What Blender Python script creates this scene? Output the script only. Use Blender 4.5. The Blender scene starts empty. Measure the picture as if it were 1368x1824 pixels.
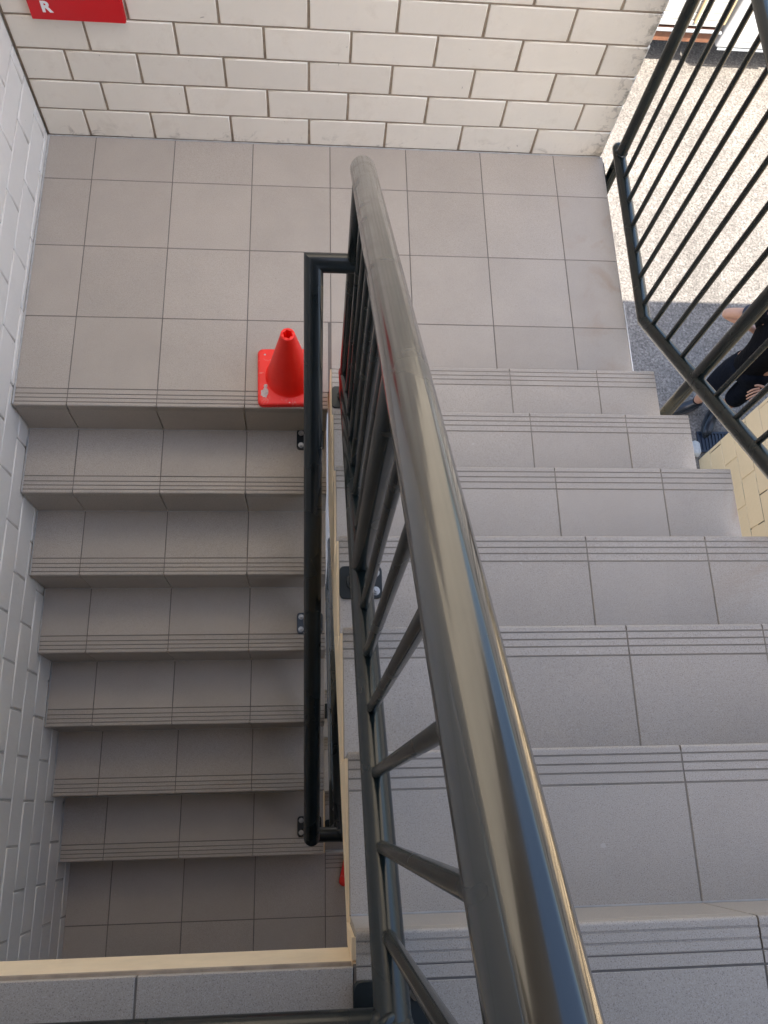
import bpy, bmesh, math, random
from mathutils import Vector, Matrix
random.seed(7)
R = math.radians
sc = bpy.context.scene
col = sc.collection

# ------------------------------------------------------------------ camera
cam_d = bpy.data.cameras.new("camera")
cam = bpy.data.objects.new("camera", cam_d)
col.objects.link(cam)
cam.location = (1.0232, -2.5065, 2.6716)
cam.rotation_mode = 'XYZ'
cam.rotation_euler = (0.3444, -0.0818, -0.0261)
cam_d.sensor_fit = 'HORIZONTAL'
cam_d.sensor_width = 36.0
cam_d.lens = 36.0 * 1495.88 / 1368.0
cam_d.clip_start = 0.02
cam_d.clip_end = 2000
sc.camera = cam

# ------------------------------------------------------------------ sky, sun, exposure
SUN = Vector((0.19, -0.5655, 1.0)).normalized()          # towards the sun
elev = math.asin(SUN.z)
azim = math.atan2(SUN.x, SUN.y)
world = bpy.data.worlds.new("World")
sc.world = world
world.use_nodes = True
wn = world.node_tree
bg = wn.nodes['Background']
sky = wn.nodes.new('ShaderNodeTexSky')
sky.sky_type = 'NISHITA'
sky.sun_disc = False
sky.sun_elevation = elev
sky.sun_rotation = azim
wn.links.new(sky.outputs[0], bg.inputs[0])
bg.inputs[1].default_value = 0.14
sky.dust_density = 2.5
sun_d = bpy.data.lights.new("sun", 'SUN')
sun_d.energy = 3.8
sun_d.angle = R(0.53)
sun_d.color = (1.0, 0.93, 0.82)
sun = bpy.data.objects.new("sun", sun_d)
col.objects.link(sun)
sun.rotation_euler = SUN.to_track_quat('Z', 'Y').to_euler()
sun.location = (3, -4, 9)
sc.view_settings.view_transform = 'Standard'
sc.view_settings.look = 'None'
sc.view_settings.exposure = 1.9
sc.view_settings.gamma = 1.0
sc.view_settings.use_curve_mapping = False
sc.cycles.max_bounces = 10
sc.cycles.diffuse_bounces = 7
sc.cycles.glossy_bounces = 4
sc.cycles.use_denoising = True
sc.cycles.sample_clamp_indirect = 6.0

# ------------------------------------------------------------------ measured layout (metres)
P = 0.303                          # tile pitch
T, RS = 0.2505, 0.1864             # left flight: tread, riser
TR, RR = 0.2617, 0.1901            # right flight
L, LR = 1.1659, 1.0982             # y of landing edge / first nosing going up
NW = 0.0651                        # nosing tile width
W = 2.2089                         # landing width
WR = 2.2003                        # right flight right end
XL = 1.0878                        # right flight left end
XE = 1.0775                        # left flight right end
JA, JB, JC = 0.1817, 0.1774, 0.1767
ZU = 7 * RR                        # upper landing
ZL = -7 * RS                       # lower landing
H = ZU - ZL                        # storey
G = -3.94                          # ground outside
YU = -2.712                        # edge of upper landing over the well
YB = -4.7                          # back of the landings
GAP = 0.0032

def nz(y):                         # nosing line of right flight
    return RR * (1 + (-LR - y) / TR)
def nl(y):                         # nosing line of left flight
    return -RS * (-L - y) / T

# ------------------------------------------------------------------ materials
def newmat(name):
    m = bpy.data.materials.new(name)
    m.use_nodes = True
    nt = m.node_tree
    return m, nt, nt.nodes['Principled BSDF']
def N(nt, typ, **kw):
    n = nt.nodes.new(typ)
    for k, v in kw.items():
        setattr(n, k, v)
    return n
def noise(nt, scale, detail=2.0, rough=0.5, dist=0.0, vec=None):
    n = N(nt, 'ShaderNodeTexNoise')
    n.inputs['Scale'].default_value = scale
    n.inputs['Detail'].default_value = detail
    n.inputs['Roughness'].default_value = rough
    n.inputs['Distortion'].default_value = dist
    if vec is None:
        g = N(nt, 'ShaderNodeNewGeometry')
        vec = g.outputs['Position']
    nt.links.new(vec, n.inputs['Vector'])
    return n.outputs['Fac']
def ramp(nt, src, stops):
    r = N(nt, 'ShaderNodeValToRGB')
    e = r.color_ramp.elements
    while len(e) < len(stops):
        e.new(0.5)
    for i, (p, c) in enumerate(stops):
        e[i].position = p
        e[i].color = (c, c, c, 1) if not isinstance(c, (tuple, list)) else (*c, 1)
    nt.links.new(src, r.inputs[0])
    return r.outputs[0]
def mix(nt, fac, a, b, mode='MIX'):
    m = N(nt, 'ShaderNodeMix', data_type='RGBA', blend_type=mode)
    for sock, v in ((m.inputs[0], fac), (m.inputs[6], a), (m.inputs[7], b)):
        if hasattr(v, 'is_output') or hasattr(v, 'links'):
            nt.links.new(v, sock)
        elif isinstance(v, (tuple, list)):
            sock.default_value = (*v, 1)
        else:
            sock.default_value = v
    return m.outputs[2]
def bump(nt, bsdf, h, strength=0.3, dist=0.002):
    b = N(nt, 'ShaderNodeBump')
    b.inputs['Strength'].default_value = strength
    b.inputs['Distance'].default_value = dist
    nt.links.new(h, b.inputs['Height'])
    nt.links.new(b.outputs[0], bsdf.inputs['Normal'])
def rnd(nt, lo, hi):
    o = N(nt, 'ShaderNodeObjectInfo')
    m = N(nt, 'ShaderNodeMapRange')
    m.inputs[3].default_value = lo
    m.inputs[4].default_value = hi
    nt.links.new(o.outputs['Random'], m.inputs[0])
    return m.outputs[0]
def vscale(nt, colour, val):
    m = N(nt, 'ShaderNodeVectorMath', operation='SCALE')
    nt.links.new(colour, m.inputs[0])
    if hasattr(val, 'links'):
        nt.links.new(val, m.inputs['Scale'])
    else:
        m.inputs['Scale'].default_value = val
    return m.outputs[0]
def zmask(nt, z0, z1):              # 1 below z0, 0 above z1
    g = N(nt, 'ShaderNodeNewGeometry')
    s = N(nt, 'ShaderNodeSeparateXYZ')
    nt.links.new(g.outputs['Position'], s.inputs[0])
    m = N(nt, 'ShaderNodeMapRange')
    m.inputs[1].default_value = z0
    m.inputs[2].default_value = z1
    m.inputs[3].default_value = 1
    m.inputs[4].default_value = 0
    nt.links.new(s.outputs['Z'], m.inputs[0])
    return m.outputs[0]
def math_(nt, op, a, b):
    m = N(nt, 'ShaderNodeMath', operation=op)
    for s, v in ((m.inputs[0], a), (m.inputs[1], b)):
        if hasattr(v, 'links'):
            nt.links.new(v, s)
        else:
            s.default_value = v
    return m.outputs[0]

def xmask(nt, x0, x1):              # 0 left of x0, 1 right of x1
    g = N(nt, 'ShaderNodeNewGeometry')
    s = N(nt, 'ShaderNodeSeparateXYZ')
    nt.links.new(g.outputs['Position'], s.inputs[0])
    m = N(nt, 'ShaderNodeMapRange')
    m.inputs[1].default_value = x0
    m.inputs[2].default_value = x1
    nt.links.new(s.outputs['X'], m.inputs[0])
    return m.outputs[0]
def tile_material(name='speckled porcelain tile', r0=0.44, r1=0.60):
    m, nt, b = newmat(name)
    sp = noise(nt, 640, 2.0, 0.6)
    c = ramp(nt, sp, [(0.0, (0.10, 0.085, 0.075)), (0.33, (0.20, 0.178, 0.16)), (0.41, (0.398, 0.350, 0.296)),
                      (0.60, (0.418, 0.368, 0.311)), (0.70, (0.52, 0.48, 0.445))])
    big = ramp(nt, noise(nt, 5, 4, 0.6), [(0.3, 0.95), (0.7, 1.03)])
    c = mix(nt, 1.0, c, big, 'MULTIPLY')
    # faint scuffs and trodden dirt
    sc_ = ramp(nt, noise(nt, 14, 6, 0.7, 1.5), [(0.58, 1.0), (0.80, 0.94)])
    c = mix(nt, 1.0, c, sc_, 'MULTIPLY')
    # tea-coloured drips and stains towards the weathered right-hand end, a few elsewhere
    st = ramp(nt, noise(nt, 4.5, 5, 0.6, 0.8), [(0.54, 0.0), (0.70, 1.0)])
    c = mix(nt, math_(nt, 'MULTIPLY', math_(nt, 'MULTIPLY', st, xmask(nt, 1.95, 2.2)), 0.55), c, (0.30, 0.20, 0.115))
    st2 = ramp(nt, noise(nt, 2.6, 7, 0.72, 0.4), [(0.52, 0.0), (0.80, 1.0)])
    c = mix(nt, math_(nt, 'MULTIPLY', st2, 0.10), c, (0.21, 0.17, 0.135))
    pale = ramp(nt, noise(nt, 33, 2, 0.5), [(0.775, 0.0), (0.79, 1.0)])
    c = mix(nt, math_(nt, 'MULTIPLY', pale, 0.35), c, (0.60, 0.58, 0.55))
    c = vscale(nt, c, rnd(nt, 0.95, 1.04))
    nt.links.new(c, b.inputs['Base Color'])
    nt.links.new(ramp(nt, noise(nt, 9, 4), [(0.3, r0), (0.7, r1)]), b.inputs['Roughness'])
    bump(nt, b, sp, 0.12, 0.0006)
    return m
def brick_material(name, base, dirt=True, var=0.04, low=True):
    m, nt, b = newmat(name)
    c = ramp(nt, noise(nt, 3.5, 5, 0.6), [(0.25, tuple(x * 0.93 for x in base)), (0.7, base)])
    c = vscale(nt, c, rnd(nt, 1 - var, 1 + var * 0.6))
    if dirt:
        sp = ramp(nt, noise(nt, 42, 3, 0.55, 0.6), [(0.735, 0.0), (0.765, 1.0)])
        c = mix(nt, math_(nt, 'MULTIPLY', sp, 0.55 if low else 0.3), c, (0.16, 0.13, 0.10))
    if low:
        sm = ramp(nt, noise(nt, 17, 5, 0.65, 1.0), [(0.56, 0.0), (0.72, 1.0)])
        lo = zmask(nt, 0.015, 0.075)
        c = mix(nt, math_(nt, 'MULTIPLY', math_(nt, 'MULTIPLY', sm, lo), 0.6), c, (0.20, 0.165, 0.125))
        en = ramp(nt, noise(nt, 28, 5, 0.7, 0.5), [(0.50, 0.0), (0.60, 1.0)])
        c = mix(nt, math_(nt, 'MULTIPLY', math_(nt, 'MULTIPLY', en, xmask(nt, 2.12, 2.205)), 0.7), c, (0.17, 0.145, 0.115))
        dr = ramp(nt, noise(nt, 7, 6, 0.7, 0.3), [(0.54, 0.0), (0.75, 1.0)])
        c = mix(nt, math_(nt, 'MULTIPLY', dr, 0.22), c, (0.45, 0.36, 0.25))
    nt.links.new(c, b.inputs['Base Color'])
    b.inputs['Roughness'].default_value = 0.42
    bump(nt, b, noise(nt, 26, 6, 0.6), 0.35, 0.006)
    return m
def plain(name, c, rough=0.5, metal=0.0, spec=None, bumps=None, var=None):
    m, nt, b = newmat(name)
    b.inputs['Base Color'].default_value = (*c, 1)
    if var:
        cc = ramp(nt, noise(nt, var[0], 5, 0.65), [(0.3, tuple(x * var[1] for x in c)), (0.7, c)])
        nt.links.new(cc, b.inputs['Base Color'])
    b.inputs['Roughness'].default_value = rough
    b.inputs['Metallic'].default_value = metal
    if spec is not None:
        b.inputs['Specular IOR Level'].default_value = spec
    if bumps:
        bump(nt, b, noise(nt, bumps[0], 4, 0.6), bumps[1], bumps[2])
    return m
def steel_material(name, c, r0, r1, coat, wear=0.0):
    m, nt, b = newmat(name)
    smear = noise(nt, 7, 3, 0.5, 0.6)
    base = ramp(nt, smear, [(0.35, c), (0.7, tuple(min(1, x * 1.25 + 0.001) for x in c))])
    chip = ramp(nt, noise(nt, 120, 2, 0.5), [(0.80, 0.0), (0.81, 1.0)])
    base = mix(nt, math_(nt, 'MULTIPLY', chip, 0.6), base, (0.32, 0.30, 0.27))
    nt.links.new(base, b.inputs['Base Color'])
    nt.links.new(ramp(nt, smear, [(0.3, r0), (0.7, r1)]), b.inputs['Roughness'])
    b.inputs['Specular IOR Level'].default_value = 0.38
    b.inputs['Coat Weight'].default_value = coat
    b.inputs['Coat Roughness'].default_value = 0.06
    bump(nt, b, noise(nt, 9, 1, 0.4), 0.015, 0.002)
    return m
def asphalt_material():
    m, nt, b = newmat('worn asphalt')
    sp = noise(nt, 48, 4, 0.75)
    c = ramp(nt, sp, [(0.30, (0.08, 0.072, 0.064)), (0.43, (0.16, 0.145, 0.13)), (0.58, (0.235, 0.215, 0.19)), (0.72, (0.34, 0.315, 0.28))])
    vo = N(nt, 'ShaderNodeTexVoronoi')
    vo.inputs['Scale'].default_value = 62
    gg = N(nt, 'ShaderNodeNewGeometry')
    nt.links.new(gg.outputs['Position'], vo.inputs['Vector'])
    bw_ = N(nt, 'ShaderNodeRGBToBW')
    nt.links.new(vo.outputs['Color'], bw_.inputs[0])
    c = mix(nt, 1.0, c, ramp(nt, bw_.outputs[0], [(0.15, 0.75), (0.5, 1.0), (0.85, 1.3)]), 'MULTIPLY')
    big = ramp(nt, noise(nt, 1.3, 7, 0.7, 0.5), [(0.3, 0.68), (0.7, 1.02)])
    c = mix(nt, 1.0, c, big, 'MULTIPLY')
    oil = ramp(nt, noise(nt, 2.3, 3, 0.5), [(0.66, 0.0), (0.74, 1.0)])
    c = mix(nt, math_(nt, 'MULTIPLY', oil, 0.4), c, (0.06, 0.055, 0.05))
    nt.links.new(c, b.inputs['Base Color'])
    b.inputs['Roughness'].default_value = 0.9
    bump(nt, b, sp, 0.5, 0.008)
    return m
def cone_material():
    m, nt, b = newmat('fluorescent red vinyl')
    c = ramp(nt, noise(nt, 20, 5, 0.65), [(0.3, (0.96, 0.014, 0.006)), (0.7, (1.0, 0.024, 0.010))])
    nt.links.new(c, b.inputs['Base Color'])
    b.inputs['Roughness'].default_value = 0.42
    b.inputs['Subsurface Weight'].default_value = 0.05
    b.inputs['Subsurface Radius'].default_value = (0.02, 0.004, 0.002)
    return m
def cone_base_material():
    m, nt, b = newmat('scuffed red vinyl')
    n = noise(nt, 38, 5, 0.7, 0.8)
    c = mix(nt, ramp(nt, n, [(0.57, 0.0), (0.68, 0.55)]), (0.97, 0.035, 0.025), (0.80, 0.33, 0.28))
    w = ramp(nt, noise(nt, 22, 4, 0.6, 0.5), [(0.70, 0.0), (0.715, 1.0)])
    c = mix(nt, math_(nt, 'MULTIPLY', w, 0.8), c, (0.75, 0.70, 0.66))
    nt.links.new(c, b.inputs['Base Color'])
    b.inputs['Roughness'].default_value = 0.5
    return m

M = {}
M['tile'] = tile_material()
M['riser'] = tile_material('smooth porcelain riser', 0.36, 0.37)
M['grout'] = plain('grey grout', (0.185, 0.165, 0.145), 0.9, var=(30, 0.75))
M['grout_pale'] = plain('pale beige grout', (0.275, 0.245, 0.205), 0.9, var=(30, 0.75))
M['sealant'] = plain('white sealant', (0.50, 0.49, 0.47), 0.45, var=(40, 0.7))
M['brick'] = brick_material('painted off-white brick', (0.86, 0.79, 0.675))
M['brick_cool'] = brick_material('painted white brick', (0.83, 0.785, 0.71), True, 0.025, False)  # same paint as the back wall, tinted cooler for its different light
M['mortar'] = plain('dirty painted mortar', (0.42, 0.335, 0.245), 0.85, bumps=(120, 0.5, 0.003), var=(25, 0.6))
M['mortar_pale'] = plain('painted mortar', (0.62, 0.57, 0.50), 0.8, bumps=(120, 0.4, 0.003), var=(25, 0.75))
M['cream'] = plain('cream paint', (0.93, 0.76, 0.52), 0.5, bumps=(24, 0.45, 0.006), var=(14, 0.86))
M['yellow'] = brick_material('yellowed cream paint', (0.80, 0.61, 0.37), True, 0.03, False)
def cracked():
    m, nt, b = newmat('cracked painted joint')
    c = ramp(nt, noise(nt, 5, 3, 0.6), [(0.50, (0.70, 0.53, 0.32)), (0.56, (0.06, 0.05, 0.035))])
    nt.links.new(c, b.inputs['Base Color'])
    b.inputs['Roughness'].default_value = 0.9
    return m
M['yellow_mortar'] = cracked()
M['dark_block'] = plain('dark light-blocking panel', (0.075, 0.055, 0.038), 0.6, var=(8, 0.7))  # kept dark so the added walls bounce little light
M['dim_band'] = plain('brown dimming panel', (0.13, 0.105, 0.08), 0.6, var=(6, 0.7))  # dim tone chosen for what the handrail mirrors
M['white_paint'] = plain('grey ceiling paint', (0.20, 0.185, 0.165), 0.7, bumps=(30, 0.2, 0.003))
M['rail'] = steel_material('gloss dark green enamel', (0.006, 0.010, 0.010), 0.20, 0.30, 0.15)
M['handrail'] = steel_material('hand-worn dark enamel', (0.006, 0.008, 0.008), 0.10, 0.17, 0.8)
def worn(m):
    nt = m.node_tree
    b = nt.nodes['Principled BSDF']
    g = N(nt, 'ShaderNodeNewGeometry')
    mp = N(nt, 'ShaderNodeMapping')
    mp.inputs['Scale'].default_value = (1.0, 0.9, 0.9)
    nt.links.new(g.outputs['Position'], mp.inputs[0])
    sm = noise(nt, 16, 3, 0.55, 0.5, mp.outputs[0])
    nt.links.new(ramp(nt, sm, [(0.36, 0.17), (0.55, 0.22), (0.75, 0.34)]), b.inputs['Roughness'])
    nt.links.new(ramp(nt, sm, [(0.45, 0.07), (0.75, 0.18)]), b.inputs['Coat Roughness'])
    b.inputs['Specular IOR Level'].default_value = 0.55
    b.inputs['Coat Weight'].default_value = 0.55
    b.inputs['Coat IOR'].default_value = 1.5
worn(M['handrail'])
M['black_rail'] = steel_material('black green enamel', (0.005, 0.008, 0.009), 0.22, 0.38, 0.2)
M['plate'] = plain('satin dark enamel plate', (0.010, 0.016, 0.017), 0.5, var=(25, 0.6))
M['bolt'] = plain('zinc plated steel', (0.50, 0.48, 0.44), 0.38, 1.0, var=(60, 0.5))
M['asphalt'] = asphalt_material()
M['cone'] = cone_material()
M['cone_base'] = cone_base_material()
M['red'] = plain('red enamel', (0.62, 0.006, 0.012), 0.3)
M['white_print'] = plain('white vinyl lettering', (0.85, 0.84, 0.82), 0.5)

# ------------------------------------------------------------------ object helpers
WL = {}                                         # world location of every parent

def mesh(name, verts, faces, smooth=False):
    me = bpy.data.meshes.new(name)
    me.from_pydata([tuple(v) for v in verts], [], faces)
    if smooth:
        for p in me.polygons:
            p.use_smooth = True
    me.update()
    return me
def tag(o, label=None, cat=None, group=None, kind=None):
    if label: o['label'] = label
    if cat: o['category'] = cat
    if group: o['group'] = group
    if kind: o['kind'] = kind
    return o
def link(name, me, mat, parent=None, loc=(0, 0, 0), rot=None, scale=None):
    o = bpy.data.objects.new(name, me)
    col.objects.link(o)
    loc = Vector(loc)
    if parent is not None:
        o.parent = parent
        o.location = loc - WL[parent.name]
    else:
        o.location = loc
    WL[o.name] = loc
    if rot: o.rotation_euler = rot
    if scale: o.scale = scale
    if me is not None and mat is not None and not me.materials:
        me.materials.append(mat)
    return o
def empty(name, loc):
    return link(name, None, None, None, loc)

def box_data(x0, x1, y0, y1, z0, z1):
    v = [(x, y, z) for z in (z0, z1) for y in (y0, y1) for x in (x0, x1)]
    f = [(0, 2, 3, 1), (4, 5, 7, 6), (0, 1, 5, 4), (2, 6, 7, 3), (0, 4, 6, 2), (1, 3, 7, 5)]
    return v, f
def box(name, mat, b, parent=None, bevel=0.0, seg=2):
    """world-space box as one object with its origin at the centre of its base"""
    x0, x1, y0, y1, z0, z1 = b
    c = Vector(((x0 + x1) / 2, (y0 + y1) / 2, z0))
    v, f = box_data(x0 - c.x, x1 - c.x, y0 - c.y, y1 - c.y, 0, z1 - z0)
    me = mesh(name, v, f)
    if bevel:
        bm = bmesh.new(); bm.from_mesh(me)
        bmesh.ops.bevel(bm, geom=bm.edges[:], offset=bevel, segments=seg, affect='EDGES', profile=0.5)
        bm.to_mesh(me); bm.free()
    return link(name, me, mat, parent, c)

_cache = {}
def slab_mesh(sx, sy, sz, ch, mat):
    """tile: box with its top face chamfered all round, top at z=0, centred in x and y"""
    k = ('slab', round(sx, 4), round(sy, 4), round(sz, 4), mat.name)
    if k in _cache:
        return _cache[k]
    a, b = sx / 2, sy / 2
    v = [(-a, -b, -sz), (a, -b, -sz), (a, b, -sz), (-a, b, -sz),
         (-a, -b, -ch), (a, -b, -ch), (a, b, -ch), (-a, b, -ch),
         (-a + ch, -b + ch, 0), (a - ch, -b + ch, 0), (a - ch, b - ch, 0), (-a + ch, b - ch, 0)]
    f = [(3, 2, 1, 0), (8, 9, 10, 11)]
    for i in range(4):
        j = (i + 1) % 4
        f.append((i, j, j + 4, i + 4)); f.append((i + 4, j + 4, j + 8, i + 8))
    me = mesh('tile', v, f)
    me.materials.append(mat)
    _cache[k] = me
    return me
def floor_tile(name, x0, x1, y0, y1, z, parent, th=0.009):
    g = GAP / 2
    me = slab_mesh(x1 - x0 - 2 * g, y1 - y0 - 2 * g, th, 0.0009, M['tile'])
    return link(name, me, None, parent, ((x0 + x1) / 2, (y0 + y1) / 2, z + random.uniform(-0.0004, 0.0003)))
def nosing_mesh(sx, width, flip, mat):
    """nosing tile: three grooves and a rounded lip, extruded along x; lip at -y (or +y when flip)"""
    k = ('nosing', round(sx, 4), flip)
    if k in _cache:
        return _cache[k]
    w = width - GAP / 2
    pr = [(0.0, -0.010), (0.0, -0.0008), (-0.0008, 0.0)]          # (y towards the lip is negative, z)
    for g in (0.018, 0.0335, 0.049):
        pr += [(-(g - 0.0019), 0.0), (-(g - 0.0011), -0.0020), (-(g + 0.0011), -0.0020), (-(g + 0.0019), 0.0)]
    rr_ = 0.0055
    for i in range(0, 6):
        a = i / 5 * math.pi / 2
        pr.append((-(w - rr_ + rr_ * math.sin(a)), -rr_ + rr_ * math.cos(a)))
    pr.append((-w, -0.030))
    pr.append((-w + 0.009, -0.030))
    pr.append((-w + 0.009, -0.010))
    s = -1 if flip else 1
    pr = [(y * s, z) for y, z in pr]
    n = len(pr)
    a = sx / 2
    v = [(-a, y, z) for y, z in pr] + [(a, y, z) for y, z in pr]
    f = []
    for i in range(n):
        j = (i + 1) % n
        f.append((i, j, j + n, i + n) if s == 1 else (i, i + n, j + n, j))
    f.append(tuple(range(n - 1, -1, -1)) if s == 1 else tuple(range(n)))
    f.append(tuple(range(n, 2 * n)) if s == 1 else tuple(range(2 * n - 1, n - 1, -1)))
    me = mesh('nosing_tile', v, f)
    bm = bmesh.new(); bm.from_mesh(me)
    bmesh.ops.recalc_face_normals(bm, faces=bm.faces[:])
    bm.to_mesh(me); bm.free()
    me.materials.append(mat)
    _cache[k] = me
    return me
def splits(x0, x1, off):
    xs = [x0]
    k = math.ceil((x0 + 0.012 - off) / P)
    while off + P * k < x1 - 0.012:
        xs.append(off + P * k); k += 1
    xs.append(x1)
    return list(zip(xs[:-1], xs[1:]))
def nosing_row(x0, x1, y, z, off, parent, flip):
    for a, b in splits(x0, x1, off):
        me = nosing_mesh(b - a - GAP, NW, flip, M['tile'])
        yy = y + (NW - GAP / 2 if not flip else -(NW - GAP / 2))
        link('nosing_tile', me, None, parent, ((a + b) / 2, yy, z + random.uniform(-0.0003, 0.0003)))
def riser_row(x0, x1, y, z0, z1, off, parent, flip):
    """riser tiles on a vertical face; faces -y (or +y when flip)"""
    for a, b in splits(x0, x1, off):
        me = slab_mesh(b - a - GAP, z1 - z0 - GAP, 0.009, 0.0008, M['riser'])
        link('riser_tile', me, None, parent, ((a + b) / 2, y, (z0 + z1) / 2), rot=(R(90), 0, 0) if not flip else (R(90), 0, R(180)))

# ------------------------------------------------------------------ ground
gv, gf = [], []
gnd = mesh('ground', [(-300, -300, G), (300, -300, G), (300, 300, G), (-300, 300, G)], [(0, 1, 2, 3)])
tag(link('ground', gnd, M['asphalt']), kind='structure')

# ------------------------------------------------------------------ landings (setting)
def landing(name, b, top):
    o = box(name, M['cream'], b)
    tag(o, kind='structure')
    g = box('grout_bed', M['grout'], top, o)
    return o
# middle landing, z = 0
ml = box('middle_landing', M['cream'], (0.0, W - 0.004, -LR + 0.010, 0.12, -0.16, -0.010)); tag(ml, kind='structure')
box('grout_bed', M['grout'], (0.0, W - 0.003, -LR + 0.001, 0.0, -0.0098, -0.0016), ml)
box('grout_bed', M['grout'], (0.0, XE - 0.002, -L + 0.011, -LR + 0.0005, -0.0098, -0.0016), ml)
rows = [0.0, -0.206, -0.509, -0.812]
for a, b in splits(0.0, W, JA):
    for i in range(4):
        y1 = rows[i]
        if i < 3:
            y0 = rows[i + 1]
            floor_tile('floor_tile', a, b, y0, y1, 0, ml)
        else:
            for (aa, bb, yy) in ((a, min(b, XE + 0.004), -L + NW), (max(a, XE + 0.004), b, -LR + 0.0005)):
                if bb - aa > 0.01:
                    floor_tile('floor_tile', aa, bb, yy, y1, 0, ml)
nosing_row(0.0, XE + 0.003, -L, 0.0, JA, ml, False)
box('edge_trim', M['white_print'], (W - 0.0005, W + 0.0025, -LR + 0.002, -0.70, -0.012, 0.0005), ml)
box('sealant_bead', M['sealant'], (0.0005, 0.007, -L + 0.002, -0.001, -0.001, 0.006), ml, 0.002, 1)
box('sealant_bead', M['sealant'], (0.007, W - 0.01, -0.005, -0.0005, -0.001, 0.004), ml, 0.0015, 1)
# upper landing, z = ZU
ul = box('upper_landing', M['cream'], (0.0, WR, YB, YU, ZU - 0.175, ZU - 0.022)); tag(ul, kind='structure')
box('grout_bed', M['grout'], (0.0, XL - 0.004, YB, YU - 0.004, ZU - 0.0218, ZU - 0.0016), ul)
box('grout_bed', M['grout'], (XL - 0.003, WR - 0.002, YB, -LR - 6 * TR - NW + 0.02, ZU - 0.0218, ZU - 0.0016), ul)
yy = YU
ul_rows = [YU - 0.0005, YU - 0.303, YU - 0.606, YU - 0.909, YU - 1.212, YU - 1.515, YU - 1.818, YB]
for i in range(len(ul_rows) - 1):
    for a, b in splits(0.0, XL - 0.003, 0.176):
        floor_tile('floor_tile', a, b, ul_rows[i + 1], ul_rows[i], ZU, ul, 0.012)
    top = ul_rows[i] if i else -LR - 6 * TR - NW
    for a, b in splits(XL - 0.003, WR, JC):
        floor_tile('floor_tile', a, b, ul_rows[i + 1], top, ZU, ul, 0.012)
nosing_row(XL - 0.001, WR, -LR - 6 * TR, ZU, JC, ul, True)
box('edge_trim', M['mortar'], (0.0, XL - 0.006, YU - 0.003, YU + 0.0025, ZU - 0.0225, ZU - 0.0125), ul)
# lower landing, z = ZL
ll = box('lower_landing', M['cream'], (0.0, WR, YB, -L - 6 * T - 0.010, ZL - 0.17, ZL - 0.010)); tag(ll, kind='structure')
box('grout_bed', M['grout'], (0.0, WR - 0.002, YB, -L - 6 * T - 0.002, ZL - 0.0098, ZL - 0.0016), ll)
ll_rows = [-L - 6 * T, -2.925, -3.228, -3.531, -3.834, -4.137, YB]
for i in range(len(ll_rows) - 1):
    for a, b in splits(0.0, WR, JB):
        top = ll_rows[i]
        if i == 0 and a > XE - 0.02:
            top = -LR - 6 * TR - NW
        floor_tile('floor_tile', a, b, ll_rows[i + 1], top, ZL, ll)
nosing_row(XL - 0.001, WR, -LR - 6 * TR, ZL, JC, ll, True)

# ------------------------------------------------------------------ stair flights
def waist(name, prof, x0, x1, mat, parent):
    n = len(prof)
    c = Vector((x0, prof[0][0], prof[0][1]))
    v = [(0, y - c.y, z - c.z) for y, z in prof] + [(x1 - x0, y - c.y, z - c.z) for y, z in prof]
    f = [tuple(range(n)), tuple(range(2 * n - 1, n - 1, -1))]
    for i in range(n):
        j = (i + 1) % n
        f.append((i, i + n, j + n, j))
    me = mesh(name, v, f)
    bm = bmesh.new(); bm.from_mesh(me)
    bmesh.ops.recalc_face_normals(bm, faces=bm.faces[:])
    bm.to_mesh(me); bm.free()
    return link(name, me, mat, parent, c)

def left_flight(dz, label):
    root = empty('stair_flight', (0.54, -L - 3 * T, dz + ZL))
    tag(root, label, 'stairs', 'tiled stair flights')
    k = 0.0105
    prof = []
    for i in range(0, 7):                       # riser i drops from tread i to tread i+1
        y = -L - i * T + k
        prof.append((y, dz - i * RS - k if i else dz - k - 0.0003))
        prof.append((y, dz - (i + 1) * RS - k))
    yb = -L - 6 * T + k
    prof[-1] = (yb, dz + ZL - 0.172)
    prof.append((yb + 0.30, dz + ZL - 0.172))
    prof.append((-L + k + 0.003, dz - 0.30))
    waist('stringer', prof, 0.002, XE - 0.001, M['cream'], root)
    for i in range(1, 8):
        zt = dz - i * RS
        yr = -L - (i - 1) * T                   # face of the riser above
        yn = -L - i * T                         # nosing of this tread
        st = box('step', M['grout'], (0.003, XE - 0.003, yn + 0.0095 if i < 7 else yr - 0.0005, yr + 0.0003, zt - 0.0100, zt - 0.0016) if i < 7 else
                 (0.003, XE - 0.003, yr + 0.0092, yr + 0.0101, zt + 0.001, zt + RS - 0.012), root)
        riser_row(0.002, XE, yr, zt + 0.0005, zt + RS - 0.030, JB, st, False)
        box('sealant_bead', M['sealant'], (0.004, XE - 0.003, yr - 0.0025, yr - 0.0002, zt - 0.0004, zt + 0.0022), st)
        if i < 7:
            for a, b in splits(0.002, XE, JB):
                floor_tile('tread_tile', a, b, yn + NW, yr, zt, st)
            nosing_row(0.002, XE, yn, zt, JB, st, False)
            box('sealant_bead', M['sealant'], (0.0025, 0.006, yn + 0.002, yr - 0.003, zt - 0.0005, zt + 0.005), st)
    return root
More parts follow.
